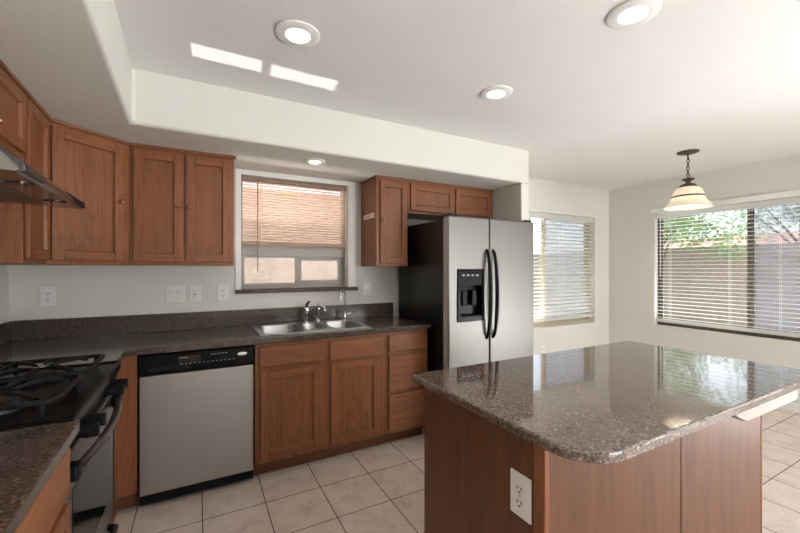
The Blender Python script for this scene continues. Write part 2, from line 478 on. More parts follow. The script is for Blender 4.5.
LEAF = mottled('leaf_green', (96, 128, 74), (150, 176, 116), 3, 0.6)
LEAFB = mottled('leaf_bluegreen', (104, 138, 112), (158, 184, 150), 3, 0.6)
BARK = mottled('bark', (88, 72, 58), (122, 104, 86), 20)
STUCCO = mottled('tan_stucco', (200, 178, 156), (212, 190, 168), 12)
ROOFT = mottled('clay_roof_tile', (196, 148, 124), (226, 186, 164), 16)
POST = plain('pale_green_post', (196, 214, 200), 0.5)

# ------------------------------------------------------------------ setting
ZC = 2.426; ZS = 2.128; XR = 5.972; YF = -6.5
W1 = (1.31, 2.19, 1.19, 2.088)      # kitchen window hole (x0,x1,z0,z1)
W2 = (4.42, 5.665, 0.640, 2.03)      # dining nook window
W3 = (-2.40, -0.58, 0.66, 2.035)     # right wall window (y0,y1,z0,z1)
T = 0.16
struct(MB().box(-T, XR + T, YF - T, T, -0.1, 0.0).build('floor', TILE))
struct(MB().box(-T, XR + T, YF - T, T, ZC, ZC + 0.12).build('ceiling', CEIL))
struct(MB().box(-T, 0, YF - T, T, 0, ZC).build('wall_left', PAINT))
def holes(hs):
    return lambda u, v: not any(a < u < b and c < v < d for a, b, c, d in hs)
hs = [W1, W2]
us = sorted({0.0, XR} | {x for h in hs for x in h[:2]}); vs = sorted({0.0, ZC} | {z for h in hs for z in h[2:]})
struct(MB().grid(us, vs, holes(hs), 0.0, T, 'y').build('wall_back', PAINT))
W4 = (-5.5, -3.7, 0.03, 2.08)
hs = [W3, W4]
us = sorted({YF, T} | {x for h in hs for x in h[:2]}); vs = sorted({0.0, ZC} | {z for h in hs for z in h[2:]})
struct(MB().grid(us, vs, holes(hs), XR, XR + T, 'x').build('wall_right', PAINT))
W5 = (2.65, 5.35, 0.0, 2.1)
us = sorted({0.0, XR, W5[0], W5[1]}); vs = sorted({0.0, ZC, 2.1})
struct(MB().grid(us, vs, holes([(2.65, 5.35, -1, 2.1)]), YF - T, YF, 'y').build('wall_front', PAINT))
# dropped soffit over the cabinets with rounded drywall edges, and the stub wall beside the fridge
s = MB()
s.prism([(-0.02, 0.0), (-0.02, -5.0), (0.706 + 4.29 * 0.028, -5.0), (0.706, -0.709), (3.672, -0.709), (3.672, 0.0)], ZS, ZC + 0.01)
struct(s.build('ceiling_soffit', PAINT, bevel=0.018, seg=4))
struct(MB().box(3.572, 3.672, -0.709, 0.0, 0.0, ZS + 0.005).build('wall_stub', PAINT, bevel=0.012, seg=3))
# baseboards
struct(MB().box(XR - 0.013, XR, YF, 0, 0, 0.085).build('baseboard_right', WHITE, bevel=0.004))
struct(MB().box(3.672, XR - 0.013, -0.013, 0, 0, 0.085).build('baseboard_back', WHITE, bevel=0.004))

# windows ----------------------------------------------------------
def window_y(name, x0, x1, z0, z1, y, split, mframe, mdark, screen_side=None, fw=0.035):
    """Sliding window in the back wall: frame, two sashes, glass."""
    r = thing(name, None, None, kind='structure')
    MB().frame((x0, x1, z0, z1), (x0 + fw, x1 - fw, z0 + fw, z1 - fw), y, y + 0.06).build('window_frame', mframe, r, 0.003)
    MB().frame((x0 + fw, split + 0.02, z0 + fw, z1 - fw), (x0 + fw + 0.022, split - 0.012, z0 + fw + 0.022, z1 - fw - 0.022), y + 0.008, y + 0.03).build('sash', mframe, r, 0.002)
    MB().frame((split - 0.025, x1 - fw, z0 + fw, z1 - fw), (split + 0.028, x1 - fw - 0.022, z0 + fw + 0.022, z1 - fw - 0.022), y + 0.031, y + 0.053).build('sash', mdark, r, 0.002)
    MB().box(x0 + fw + 0.02, split - 0.01, y + 0.017, y + 0.021, z0 + fw + 0.02, z1 - fw - 0.02).build('pane', GLASS, r)
    MB().box(split + 0.026, x1 - fw - 0.02, y + 0.040, y + 0.044, z0 + fw + 0.02, z1 - fw - 0.02).build('pane', GLASS, r)
    if screen_side:
        a, b = screen_side
        MB().box(a, b, y + 0.056, y + 0.058, z0 + fw, z1 - fw).build('insect_screen', SCREENN if name == 'window_2' else SCREEN, r)
    return r
# kitchen window: transom light above, sliding sash below
w1 = thing('window_1', None, None, kind='structure')
y = 0.09; x0, x1, z0, z1 = W1; zm = 1.47
MB().frame((x0, x1, z0, z1), (x0 + 0.022, x1 - 0.022, z0 + 0.028, z1 - 0.03), y, y + 0.06).build('window_frame', WINF, w1, 0.003)
MB().box(x0 + 0.02, x1 - 0.02, y - 0.004, y + 0.05, zm - 0.012, zm + 0.075).build('transom_bar', WINF, w1, 0.003)
xm = 1.762
MB().frame((x0 + 0.018, xm + 0.012, z0 + 0.026, zm - 0.012), (x0 + 0.034, xm - 0.014, z0 + 0.044, zm - 0.026), y + 0.004, y + 0.024).build('sash', WINF, w1, 0.002)
MB().frame((xm - 0.012, x1 - 0.02, z0 + 0.026, zm - 0.012), (xm + 0.04, x1 - 0.056, z0 + 0.062, zm - 0.045), y + 0.02, y + 0.045).build('sash', WINF, w1, 0.002)
MB().box(x0 + 0.03, xm - 0.01, y + 0.012, y + 0.016, z0 + 0.04, zm - 0.02).build('pane', GLASS, w1)
MB().box(xm + 0.036, x1 - 0.05, y + 0.030, y + 0.034, z0 + 0.058, zm - 0.04).build('pane', GLASS, w1)
MB().box(x0 + 0.02, x1 - 0.02, y + 0.03, y + 0.034, zm + 0.07, z1 - 0.02).build('pane', GLASS, w1)
MB().box(1.268, 2.275, -0.028, 0.088, 1.188 - 0.026, 1.1905).build('granite_sill', SILLG, w1, 0.003)
MB().frame((x0 - 0.042, x1 + 0.07, z0 + 0.003, z1 + 0.038), (x0, x1, z0 + 0.003, z1), -0.009, 0.0).build('trim_1', WHITE, None, 0.004)
struct(bpy.data.objects['trim_1'])
window_y('window_2', W2[0], W2[1], W2[2], W2[3], 0.07, 4.80, WINT, WINT, (4.80, W2[1] - 0.03))
# right wall window: same sliding type, turned to face the room
w3 = window_y('window_3', 0.0, W3[1] - W3[0], W3[2], W3[3], 0.07, 0.875, WIND, WIND, (0.875, W3[1] - W3[0] - 0.03))
w3.location = (XR, W3[1], 0); w3.rotation_euler = (0, 0, -math.pi / 2)
w4 = window_y('window_added', 0.0, W4[1] - W4[0], W4[2], W4[3], 0.07, 0.9, WINT, WINT)  # invented full-height glazing behind the camera, added to let fill light in
w4.location = (XR, W4[1], 0); w4.rotation_euler = (0, 0, -math.pi / 2)
d1 = thing('door_added', None, None, kind='structure')  # invented sliding door behind the camera, added as an opening for fill light
for a, b, yy in ((2.65, 4.02, YF - 0.08), (3.98, 5.35, YF - 0.12)):
    MB().frame((a, b, 0.0, 2.1), (a + 0.07, b - 0.07, 0.09, 2.03), yy, yy + 0.035).build('door_panel', WHITE, d1, 0.003)
    MB().box(a + 0.06, b - 0.06, yy + 0.015, yy + 0.02, 0.08, 2.04).build('pane', GLASS, d1)

# ------------------------------------------------------------------ outdoors
def ground():
    o = MB().box(-8, 40, -14, 30, -0.25, -0.12).build('ground', GRAVEL); struct(o)
    o = MB().box(XR + T, 9.2, -6, 1.5, -0.12, -0.06).build('patio_slab', PATIO, bevel=0.01); struct(o)
ground()
def wallthing(name, label, b, m, cap=True):
    r = thing(name, label, 'wall')
    x0, x1, y0, y1, z1 = b
    MB().box(x0, x1, y0, y1, -0.12, z1).build('wall_body', m, r)
    MB().box(x0 - 0.02, x1 + 0.02, y0 - 0.02, y1 + 0.02, z1, z1 + 0.05).build('cap_course', m, r, 0.006)
wallthing('garden_wall', 'grey-brown block garden wall beyond the dining room window', (12.2, 12.4, -9, 9.0, 1.85), FENCE)
wallthing('side_yard_wall', 'pinkish beige block wall just outside the kitchen sink window', (-3, 7.0, 2.3, 2.5, 2.4), SIDEW)

def tree(name, label, base, height, crown_r, nleaf, seed, lm, cz=None, group=None, leaf=0.14):
    rnd = random.Random(seed)
    r = thing(name, label, 'tree', base, 0, group)
    h = height
    t = MB()
    t.tube([(0, 0, 0), (0.05, 0.02, h * 0.3), (-0.03, 0.04, h * 0.62)], [0.12, 0.09, 0.05], 8)
    for k in range(6):
        a = k * 1.05 + rnd.random(); rr = crown_r * 0.6
        t.tube([(0.02, 0.03, h * (0.34 + 0.04 * k)), (rr * 0.5 * math.cos(a), rr * 0.5 * math.sin(a), h * (0.48 + 0.04 * k)), (rr * math.cos(a), rr * math.sin(a), h * (0.6 + 0.05 * k))], [0.045, 0.03, 0.012], 6)
    t.build('trunk', BARK, r, smooth=True)
    f = MB(); cz = cz or h * 0.72
    clumps = [(Vector((rnd.uniform(-1, 1), rnd.uniform(-1, 1), rnd.uniform(-.75, .9))) * crown_r * 0.72, crown_r * rnd.uniform(.32, .5)) for _ in range(16)]
    for _ in range(nleaf):
        c, cr = rnd.choice(clumps)
        d = Vector((rnd.gauss(0, 1), rnd.gauss(0, 1), rnd.gauss(0, 1))).normalized() * cr * rnd.random() ** 0.5
        p = c + d + Vector((0, 0, cz))
        u = Vector((rnd.gauss(0, 1), rnd.gauss(0, 1), rnd.gauss(0, .6))).normalized(); w = u.orthogonal().normalized()
        L = leaf * rnd.uniform(.6, 1.3)
        f.poly([p - u * L * .5, p + w * L * .22, p + u * L * .5, p - w * L * .22], [(0, 1, 2, 3)])
    f.build('foliage', lm, r)
tree('leafy_tree', 'leafy green tree seen at the left of the dining room window', (10.6, 1.75, -0.12), 3.8, 1.5, 11000, 1, LEAF, 2.95, None, 0.11)
tree('leafy_tree', 'green tree behind the garden wall, farther off on the left', (13.9, 4.6, -0.12), 4.4, 1.35, 3600, 2, LEAF, 2.9)
tree('leafy_tree', 'blue-green airy tree beyond the right-hand window pane', (16.8, 0.9, -0.12), 5.0, 1.9, 4200, 3, LEAFB, 3.7)
tree('leafy_tree', 'tall green tree standing outside the dining nook back window', (7.5, 7.5, -0.12), 4.5, 1.7, 3000, 4, LEAF, 2.9)

def house():
    r = thing('neighbor_house', 'tan neighbor house with clay tile roof beyond the garden wall', 'house', (24, 2.5, -0.12))
    MB().box(-4, 4, -6, 5, 0, 2.1).build('wall_body', STUCCO, r)
    m = MB(); m.prism([(-4.6, 2.05), (4.6, 2.05), (0, 3.1)], -6.5, 5.5, axis='y'); m.build('roof', ROOFT, r)
    MB().box(-4.04, -3.98, -2.2, -0.8, 1.0, 2.0).build('window', DGLASS, r)
house()
p = thing('garden_post', 'slim pale green post standing in front of the garden wall', 'post', (10.0, 1.42, -0.12))
MB().tube([(0, 0, 0), (0, 0, 2.05)], 0.055, 16).build('pole', POST, p, smooth=True)
MB().lathe([(0.16, 0), (0.16, 0.03), (0.09, 0.06), (0.06, 0.1)], (0, 0, 0), 24).build('base', POST, p, smooth=True)

# unseen roof eaves, deepened at the back to keep sun off the sink window
struct(MB().grid([-1.0, -T, XR + T, XR + 0.75], [YF - 1, YF - T, T, 0.85], lambda a, b: not (-T < a < XR + T and YF - T < b < T), ZC + 0.06, ZC + 0.14).build('ceiling_added_eaves', STUCCO))

# ------------------------------------------------------------------ blinds
def blind(name, label, w, ztop, zbot, pitch, depth, tilt, m, mrail, rail_h=0.045, cords=(0.15, 0.85), wand=None, stack=0.0, val=0.06, valm=None):
    """Local frame: x from 0 to w, slats centred on y=0, room at -y."""
    r = thing(name, label, 'window blind')
    MB().box(0, w, -depth * .6, depth * .6, ztop - val, ztop).build('headrail', valm or mrail, r, 0.003)
    s = MB(); z = ztop - val - pitch * .5
    ca, sa = math.cos(tilt), math.sin(tilt); h = depth / 2; th = 0.0012 if depth < 0.03 else 0.0022
    zl = zbot + rail_h + stack
    while z > zl:
        # gently crowned slat as three strips
        cr = depth * 0.06
        prof = [(-h, 0), (-h * .35, cr), (h * .35, cr), (h, 0)]
        up = [(y * ca - q * sa, y * sa + q * ca) for y, q in prof]
        lo = [(y * ca - (q - th) * sa, y * sa + (q - th) * ca) for y, q in prof]
        pts = [(a, b + z) for a, b in up] + [(a, b + z) for a, b in lo[::-1]]
        s.prism(pts, 0.004, w - 0.004, axis='x'); z -= pitch
    if stack:
        zz = zl
        while zz > zbot + rail_h:
            s.box(0.004, w - 0.004, -h, h, zz - 0.002, zz); zz -= 0.004
    s.build('slats', m, r)
    MB().box(0, w, -h, h, zbot, zbot + rail_h).build('bottom_rail', mrail, r, 0.004)
    for f in cords:
        c = MB()
        for yy in (-h * 1.02, h * 1.02):
            c.tube([(f * w, yy, zbot + rail_h), (f * w, yy, ztop - val)], 0.0016, 6)
        c.build('ladder_cord', m, r)
    if wand:
        f, zz = wand
        MB().tube([(f * w, -h - 0.012, ztop - val), (f * w, -h - 0.014, zz)], 0.004, 8).build('tilt_wand', mrail, r, smooth=True)
    return r
b1 = blind('mini_blind', 'half-lowered tan mini blind hanging in the kitchen sink window', W1[1] - W1[0] - 0.02, W1[3] - 0.004, 1.528, 0.0215, 0.025, math.radians(-27), BLINDT, TANR, 0.02, (0.17, 0.5, 0.83), (0.135, 1.335), 0.022, 0.03)
b1.location = (W1[0] + 0.01, 0.05, 0)
b2 = blind('slat_blind', 'white wide-slat blind in the narrower window beside the refrigerator', W2[1] - W2[0] - 0.03, W2[3] - 0.004, W2[2] + 0.075, 0.046, 0.05, math.radians(22), BLINDW, BLINDW, 0.028, (0.2, 0.5, 0.8))
b2.location = (W2[0] + 0.015, 0.032, 0)
b3 = blind('slat_blind', 'white wide-slat blind across the wide dining window under the pendant', W3[1] - W3[0] - 0.03, W3[3] - 0.004, W3[2] + 0.045, 0.0425, 0.044, math.radians(1), BLINDW, BLINDW, 0.035, (0.08, 0.40, 0.62, 0.92), (0.03, 1.25))
b3.location = (XR + 0.032, W3[1] - 0.015, 0); b3.rotation_euler = (0, 0, -math.pi / 2)
# thin shadow-line valance above the two white blinds
struct(MB().box(W2[0] - 0.02, W2[1] + 0.035, -0.022, 0, W2[3], W2[3] + 0.02).build('trim_2', WHITE, bevel=0.003))
struct(MB().box(XR - 0.022, XR, W3[0] - 0.03, W3[1] + 0.035, W3[3], W3[3] + 0.06).build('trim_3', WHITE, bevel=0.003))

# ------------------------------------------------------------------ cabinets
def knob(parent, x, y, z):
    MB().lathe([(0.006, 0), (0.006, 0.012), (0.013, 0.016), (0.015, 0.023), (0.011, 0.029), (0.002, 0.031)], (x, y, z), 18, 'y').build('knob', KNOB, parent, smooth=True)
def door(parent, x0, x1, z0, z1, yf, knob_at=None, st=0.052, th=0.02):
    """Recessed flat-panel door; yf is the y of the cabinet face, door stands proud toward -y."""
    d = MB()
    d.frame((x0, x1, z0, z1), (x0 + st, x1 - st, z0 + st, z1 - st), yf - th, yf - 0.0005, 0, 1)
    o = d.build('door', [OAKV, OAKH], parent, 0.004)
    p = MB()
    a = 0.005
    X0, X1, Z0, Z1 = x0 + st - .001, x1 - st + .001, z0 + st - .001, z1 - st + .001
    f0, f1 = yf - th + 0.002, yf - th + 0.013
    p.poly([(X0, f0, Z0), (X1, f0, Z0), (X1, f0, Z1), (X0, f0, Z1), (X0 + a, f1, Z0 + a), (X1 - a, f1, Z0 + a), (X1 - a, f1, Z1 - a), (X0 + a, f1, Z1 - a)],
           [(4, 5, 6, 7), (0, 1, 5, 4), (1, 2, 6, 5), (2, 3, 7, 6), (3, 0, 4, 7)])
    p.build('panel', OAKP, o)
    if knob_at: knob(o, knob_at[0], yf - th, knob_at[1])
    return o
def drawer(parent, x0, x1, z0, z1, yf, th=0.02, kn=False):
    o = MB().box(x0, x1, yf - th, yf - 0.0005, z0, z1).build('drawer_front', OAKH, parent, 0.006, seg=2)
    if kn: knob(o, (x0 + x1) / 2, yf - th, (z0 + z1) / 2)
    return o
def wall_cabinet(label, loc, rot, w, d, z0, z1, doors, group, trim=True, ends=(0.0, 0.0)):
    r = thing('wall_cabinet', label, 'cabinet', loc, rot, group)
    m = MB(); m.box(0.0005, w - 0.0005, -d, -0.002, z0, z1); m.build('body', OAKV, r, 0.002)
    if trim:
        MB().box(-ends[0], w + ends[1], -d - 0.020, -d + 0.004, z1 - 0.016, z1).box(-ends[0], 0.001, -d, -0.004, z1 - 0.016, z1).build('top_trim', OAKH, r, 0.004)
    for x0, x1, a, b, k in doors: door(r, x0, x1, a, b, -d, k)
    return r
ZU0, ZU1 = 1.376, ZS - 0.001
G = 'oak wall cabinets under the soffit'
R90 = math.pi / 2
wall_cabinet('oak wall cabinet with two doors directly above the range hood', left_at(-1.725), R90 + LA, 0.768, 0.325, 1.83, ZU1,
             [(0.012, 0.378, 1.85, 2.100, (0.355, 1.88)), (0.386, 0.755, 1.85, 2.100, (0.41, 1.88))], G)
wall_cabinet('narrow single-door oak wall cabinet between range hood and angled corner cabinet', left_at(-0.957), R90 + LA, 0.343, 0.325, ZU0, ZU1,
             [(0.02, 0.315, 1.398, 2.100, None)], G)
# angled corner cabinet
r = thing('wall_cabinet', 'angled corner oak wall cabinet with one wide door', 'cabinet', (0, 0, 0), 0, G)
pts = [(0.002, -0.002), (0.002, -0.612), (0.325, -0.612), (0.642, -0.325), (0.642, -0.002)]
MB().prism(pts, ZU0, ZU1).build('body', OAKV, r, 0.002)
dx, dy = 0.642 - 0.325, 0.612 - 0.325; ang = math.atan2(dy, dx); wd = math.hypot(dx, dy)
f = bpy.data.objects.new('door_side', None)
def rotpart(o):
    o.location = (0.325, -0.612, 0); o.rotation_euler = (0, 0, ang)
o = door(r, 0.028, wd - 0.042, 1.398, 2.092, 0.0, (wd - 0.068, 1.752)); rotpart(o)
o = MB().box(-0.01, wd + 0.01, -0.020, 0.004, ZU1 - 0.016, ZU1).build('top_trim', OAKH, r, 0.004); rotpart(o)
bpy.data.objects.remove(f)
wall_cabinet('two-door oak wall cabinet left of the kitchen sink window', (0.6425, 0, 0), 0, 0.592, 0.325, ZU0, ZU1,
             [(0.022, 0.288, 1.398, 2.092, (0.262, 1.755)), (0.303, 0.572, 1.398, 2.092, (0.325, 1.755))], G, ends=(0, 0.012))
nc = wall_cabinet('narrow oak wall cabinet with a white sticker on its side', (2.314, 0, 0), 0, 0.30, 0.325, ZU0, ZU1,
             [(0.03, 0.286, 1.398, 2.092, (0.05, 1.76))], G, ends=(0.012, 0))
MB().box(-0.002, 0.0004, -0.285, -0.06, 1.785, 1.825).build('sticker', plain('sticker_paper', (236, 228, 222), 0.5), nc)
nc_st = [c for c in nc.children if c.name.startswith('sticker')][0]
nc_st['label'] = 'white paper sticker with dark print'
k = MB(); rnd = random.Random(5)
for i in range(7):
    yy = -0.275 + i * 0.03
    if i in (2, 3, 4): k.tube([(-0.0021, yy, 1.80), (-0.0021, yy + 0.008, 1.812), (-0.0021, yy + 0.014, 1.798), (-0.0021, yy + 0.02, 1.81)], 0.0018, 5)
    else: k.box(-0.0026, -0.0018, yy, yy + 0.016, 1.803, 1.806)
k.build('print', SLOT, nc_st)
wall_cabinet('short two-door oak wall cabinet above the refrigerator', (2.6145, 0, 0), 0, 0.957, 0.325, 1.835, ZU1,
             [(0.022, 0.485, 1.858, 2.092, None), (0.505, 0.94, 1.858, 2.092, None)], G)

def base_body(r, x0, x1, d=0.61, top=0.8765, kick=0.53, zk=0.1, mk=None):
    m = MB(); m.box(x0, x1, -d, -0.004, zk, top); m.build('body', OAKV, r, 0.002)
    MB().box(x0, x1, -kick, -0.02, 0.0, zk).build('toe_kick', OAKK, r)
GB = 'oak base cabinets under the granite counters'
r = thing('base_cabinet', 'oak corner base cabinet showing a plain filler strip beside the dishwasher', 'cabinet', (0, 0, 0), 0, GB)
MB().prism([(0.004, -0.004), (0.717, -0.004), (0.717, -0.61), (0.628, -0.61), (0.628, -0.94), (0.004, -0.94)], 0.1, 0.8765).build('body', OAKV, r, 0.002)
MB().box(0.06, 0.717, -0.54, -0.02, 0, 0.1).box(0.06, 0.62, -0.93, -0.5, 0, 0.1).build('toe_kick', OAKK, r)
r = thing('base_cabinet', 'wide oak sink base cabinet with two doors under false drawer fronts', 'cabinet', (0, 0, 0), 0, GB)
m = MB()
m.box(1.335, 1.36, -0.61, -0.004, 0.1, 0.8765).box(2.225, 2.25, -0.61, -0.004, 0.1, 0.8765).box(1.36, 2.225, -0.61, -0.585, 0.1, 0.8765).box(1.36, 2.225, -0.585, -0.004, 0.1, 0.13).box(1.36, 2.225, -0.03, -0.004, 0.13, 0.8765)
m.build('body', OAKV, r, 0.002)
MB().box(1.335, 2.25, -0.535, -0.02, 0, 0.1).build('toe_kick', OAKK, r)
drawer(r, 1.358, 1.772, 0.722, 0.85, -0.61); drawer(r, 1.82, 2.222, 0.715, 0.845, -0.61)
door(r, 1.366, 1.76, 0.137, 0.69, -0.61); door(r, 1.83, 2.205, 0.133, 0.69, -0.61)
r = thing('base_cabinet', 'three-drawer oak base cabinet between sink base and refrigerator', 'cabinet', (0, 0, 0), 0, GB)
base_body(r, 2.251, 2.636)
for a, b in ((0.722, 0.848), (0.425, 0.692), (0.135, 0.398)): drawer(r, 2.28, 2.612, a, b, -0.61)
r = thing('base_cabinet', 'oak drawer base cabinet on the near side of the gas range', 'cabinet', left_at(-2.74), R90 + LA, GB)
m = MB(); m.box(0.0, 0.985, -0.628, -0.004, 0.1, 0.8765).build('body', OAKV, r, 0.002)
MB().box(0.0, 0.985, -0.55, -0.02, 0, 0.1).build('toe_kick', OAKK, r)
drawer(r, 0.51, 0.967, 0.715, 0.85, -0.628); drawer(r, 0.02, 0.48, 0.715, 0.85, -0.628)
door(r, 0.51, 0.967, 0.135, 0.69, -0.628); door(r, 0.02, 0.48, 0.135, 0.69, -0.628)

# ------------------------------------------------------------------ countertops
CT0, CT1 = 0.877, 0.914
r = thing('countertop', 'L-shaped brown granite countertop along the sink wall', 'countertop')
xs = [0.002, 0.672, 1.395, 2.135, 2.646]; ys = [-0.948, -0.648, -0.572, -0.125, -0.002]
def cpred(x, y):
    if y < -0.648 and x > 0.672: return False
    return not (1.395 < x < 2.135 and -0.572 < y < -0.125)
MB().grid(xs, ys, cpred, CT0, CT1).build('slab', GRANITE, r, 0.005)
MB().box(0.022, 2.632, -0.021, -0.002, CT1, 1.036).build('backsplash', GRANITE, r, 0.002)
MB().box(0.002, 0.021, -0.946, -0.0215, CT1, 1.036).build('backsplash', GRANITE, r, 0.002)
r = thing('countertop', 'short brown granite countertop nearest the camera at lower left', 'countertop', left_at(-1.731), LA)
MB().box(0.002, 0.664, -1.02, -0.018, CT0, CT1).build('slab', GRANITE, r, 0.005)
MB().box(0.002, 0.021, -1.02, -0.018, CT1, 1.036).build('backsplash', GRANITE, r, 0.002)

# ------------------------------------------------------------------ sink and taps
r = thing('kitchen_sink', 'stainless steel triple-bowl sink set into the counter under the window', 'sink', (0, 0, CT1))
sx0, sx1, sy0, sy1 = 1.370, 2.155, -0.595, -0.085
bowls = [(1.405, 1.675, -0.56, -0.17, 0.18), (1.703, 1.863, -0.50, -0.19, 0.13), (1.891, 2.12, -0.56, -0.17, 0.18)]
xs = sorted({sx0, sx1} | {v for b in bowls for v in b[:2]}); ys = sorted({sy0, sy1} | {v for b in bowls for v in b[2:4]})
MB().grid(xs, ys, lambda x, y: not any(b[0] < x < b[1] and b[2] < y < b[3] for b in bowls), 0.0005, 0.008).build('rim', SINK, r, 0.003)
for x0, x1, y0, y1, dp in bowls:
    m = MB(); rings = []
    for off, z, rad in ((-0.014, 0.0075, 0.06), (0.0, 0.007, 0.06), (0.006, -0.02, 0.06), (0.014, -dp + 0.03, 0.06), (0.04, -dp, 0.05)):
        rings.append([m.bm.verts.new((px, py, z)) for px, py in rrect(x0 + off, x1 - off, y0 + off, y1 - off, rad)])
    for a, b in zip(rings, rings[1:]):
        for i in range(len(a)): m.bm.faces.new((a[i], a[(i + 1) % len(a)], b[(i + 1) % len(a)], b[i]))
    m.bm.faces.new(rings[-1])
    b = m.build('bowl', SINK, r, smooth=True)
    MB().lathe([(0.04, 0), (0.045, 0.004), (0.03, 0.006), (0.012, 0.003)], ((x0 + x1) / 2, (y0 + y1) / 2, -dp + 0.001), 24).build('drain', CHROME, b, smooth=True)
def base_ring(m, x, y): m.lathe([(0.026, 0), (0.026, 0.006), (0.017, 0.012), (0.014, 0.02)], (x, y, 0), 24)
r = thing('faucet', 'chrome kitchen faucet with dark lever behind the sink', 'faucet', (1.785, -0.125, CT1 + 0.008))
m = MB(); base_ring(m, 0, 0); m.lathe([(0.014, 0.015), (0.02, 0.06), (0.024, 0.10), (0.022, 0.118), (0.012, 0.125)], (0, 0, 0), 24); m.build('body', CHROME, r, smooth=True)
MB().tube([(0.0, 0, 0.118), (0.002, -0.012, 0.145), (0.012, -0.05, 0.172)], [0.011, 0.012, 0.008], 12).build('lever', plain('dark_chrome', (92, 92, 95), 0.2, 1.0), r, smooth=True)
MB().tube([(0.01, -0.005, 0.10), (0.05, -0.04, 0.125), (0.09, -0.085, 0.13), (0.115, -0.12, 0.12), (0.12, -0.13, 0.095)], [0.013, 0.012, 0.012, 0.012, 0.013], 14).build('spout', CHROME, r, smooth=True)
r = thing('side_sprayer', 'chrome side sprayer standing right of the faucet', 'sprayer', (1.885, -0.12, CT1 + 0.008))
m = MB(); base_ring(m, 0, 0); m.lathe([(0.013, 0.015), (0.011, 0.05), (0.015, 0.085), (0.019, 0.12), (0.014, 0.14), (0.006, 0.145)], (0, 0, 0), 20); m.build('body', CHROME, r, smooth=True)
r = thing('water_filter_tap', 'slim chrome gooseneck water tap at the right end of the sink', 'tap', (2.115, -0.125, CT1 + 0.008))
m = MB(); base_ring(m, 0, 0); m.lathe([(0.014, 0.015), (0.014, 0.06), (0.008, 0.07)], (0, 0, 0), 20); m.build('body', CHROME, r, smooth=True)
g = [(0, 0, 0.06), (0, 0, 0.20)] + [(-0.030 + 0.030 * math.cos(a), -0.035 + 0.035 * math.cos(a), 0.20 + 0.045 * math.sin(a)) for a in [math.pi * i / 10 for i in range(1, 11)]] + [(-0.06, -0.07, 0.17)]
MB().tube(g, 0.006, 12).build('spout', CHROME, r, smooth=True)
MB().tube([(0.008, 0, 0.045), (0.05, -0.005, 0.05)], [0.006, 0.008], 10).build('lever', CHROME, r, smooth=True)

# ------------------------------------------------------------------ dishwasher
r = thing('dishwasher', 'stainless steel dishwasher with black control panel left of the sink base', 'dishwasher', (0.722, 0, 0))
W = 0.608
MB().box(0.004, W - 0.004, -0.60, -0.03, 0.02, 0.866).build('tub', BLACKM, r, 0.003)
MB().box(0.006, W - 0.006, -0.632, -0.60, 0.085, 0.752).build('door', STEEL, r, 0.006, seg=3)
cp = MB().prism([(-0.60, 0.756), (-0.636, 0.756), (-0.640, 0.80), (-0.634, 0.866), (-0.60, 0.866)], 0.006, W - 0.006, axis='x').build('control_panel', BLACK, r, 0.003)
MB().box(0.045, 0.25, -0.645, -0.636, 0.775, 0.80).build('latch_grip', BLACKM, cp, 0.003)
MB().box(0.19, 0.31, -0.6405, -0.634, 0.805, 0.85).build('display', DGLASS, cp)
k = MB()
for i in range(13):
    k.box(0.205 + i * 0.023, 0.215 + i * 0.023, -0.642, -0.637, 0.80, 0.804)
k.build('marking', GREYT, cp); k = MB()
for i in range(5): k.box(0.36 + i * 0.02, 0.374 + i * 0.02, -0.6395, -0.635, 0.842, 0.845)
k.build('marking', GREYT, cp); k = MB()
k.box(0.2, 0.24, -0.6412, -0.638, 0.838, 0.841)
k.build('marking', GREYT, cp)
bd = MB().lathe([(0.028, 0), (0.027, 0.004), (0.02, 0.005)], (0, 0, 0), 28, 'y').build('badge', BADGE, cp, smooth=True)
bd.location = (0.535, -0.6365, 0.828); bd.scale = (1, 1, 0.42)
sw = MB().tube([(-0.017, -0.0052, -0.006), (-0.008, -0.0052, 0.008), (0.0, -0.0052, -0.004), (0.008, -0.0052, 0.008), (0.017, -0.0052, -0.004)], 0.0015, 6).build('emblem', plain('badge_print', (120, 122, 128), 0.4), bd)
MB().box(0.01, W - 0.01, -0.545, -0.50, 0.0, 0.085).build('kick_plate', BLACKM, r)

# ------------------------------------------------------------------ gas range (local x along the wall, front toward -y)
r = thing('gas_range', 'black and stainless gas range with curved front handle', 'stove', (0, -1.721, 0), R90)
RW = 0.768
MB().box(0.002, RW - 0.002, -0.61, -0.06, 0.02, 0.882).build('body', BLACKM, r, 0.003)
m = MB(); m.box(0.0, RW, -0.694, -0.055, 0.882, 0.915)
m.box(0.0, RW, -0.694, -0.680, 0.915, 0.922); m.box(0.0, 0.014, -0.694, -0.055, 0.915, 0.922); m.box(RW - 0.014, RW, -0.694, -0.055, 0.915, 0.922)
m.box(0.0, RW, -0.08, -0.055, 0.915, 0.96)
top = m.build('cooktop', BLACK, r, 0.004)
for bx in (0.2, RW - 0.2):
    for by, rr in ((-0.20, 0.045), (-0.47, 0.055)):
        b = MB().lathe([(rr + 0.014, 0), (rr + 0.012, 0.012), (rr - 0.004, 0.016)], (bx, by, 0.9152), 28).build('burner', ALU, top, smooth=True)
        MB().lathe([(rr, 0.016), (rr, 0.024), (rr - 0.006, 0.028), (0.01, 0.029)], (bx, by, 0.9152), 28).build('burner_cap', BURN, b, smooth=True)
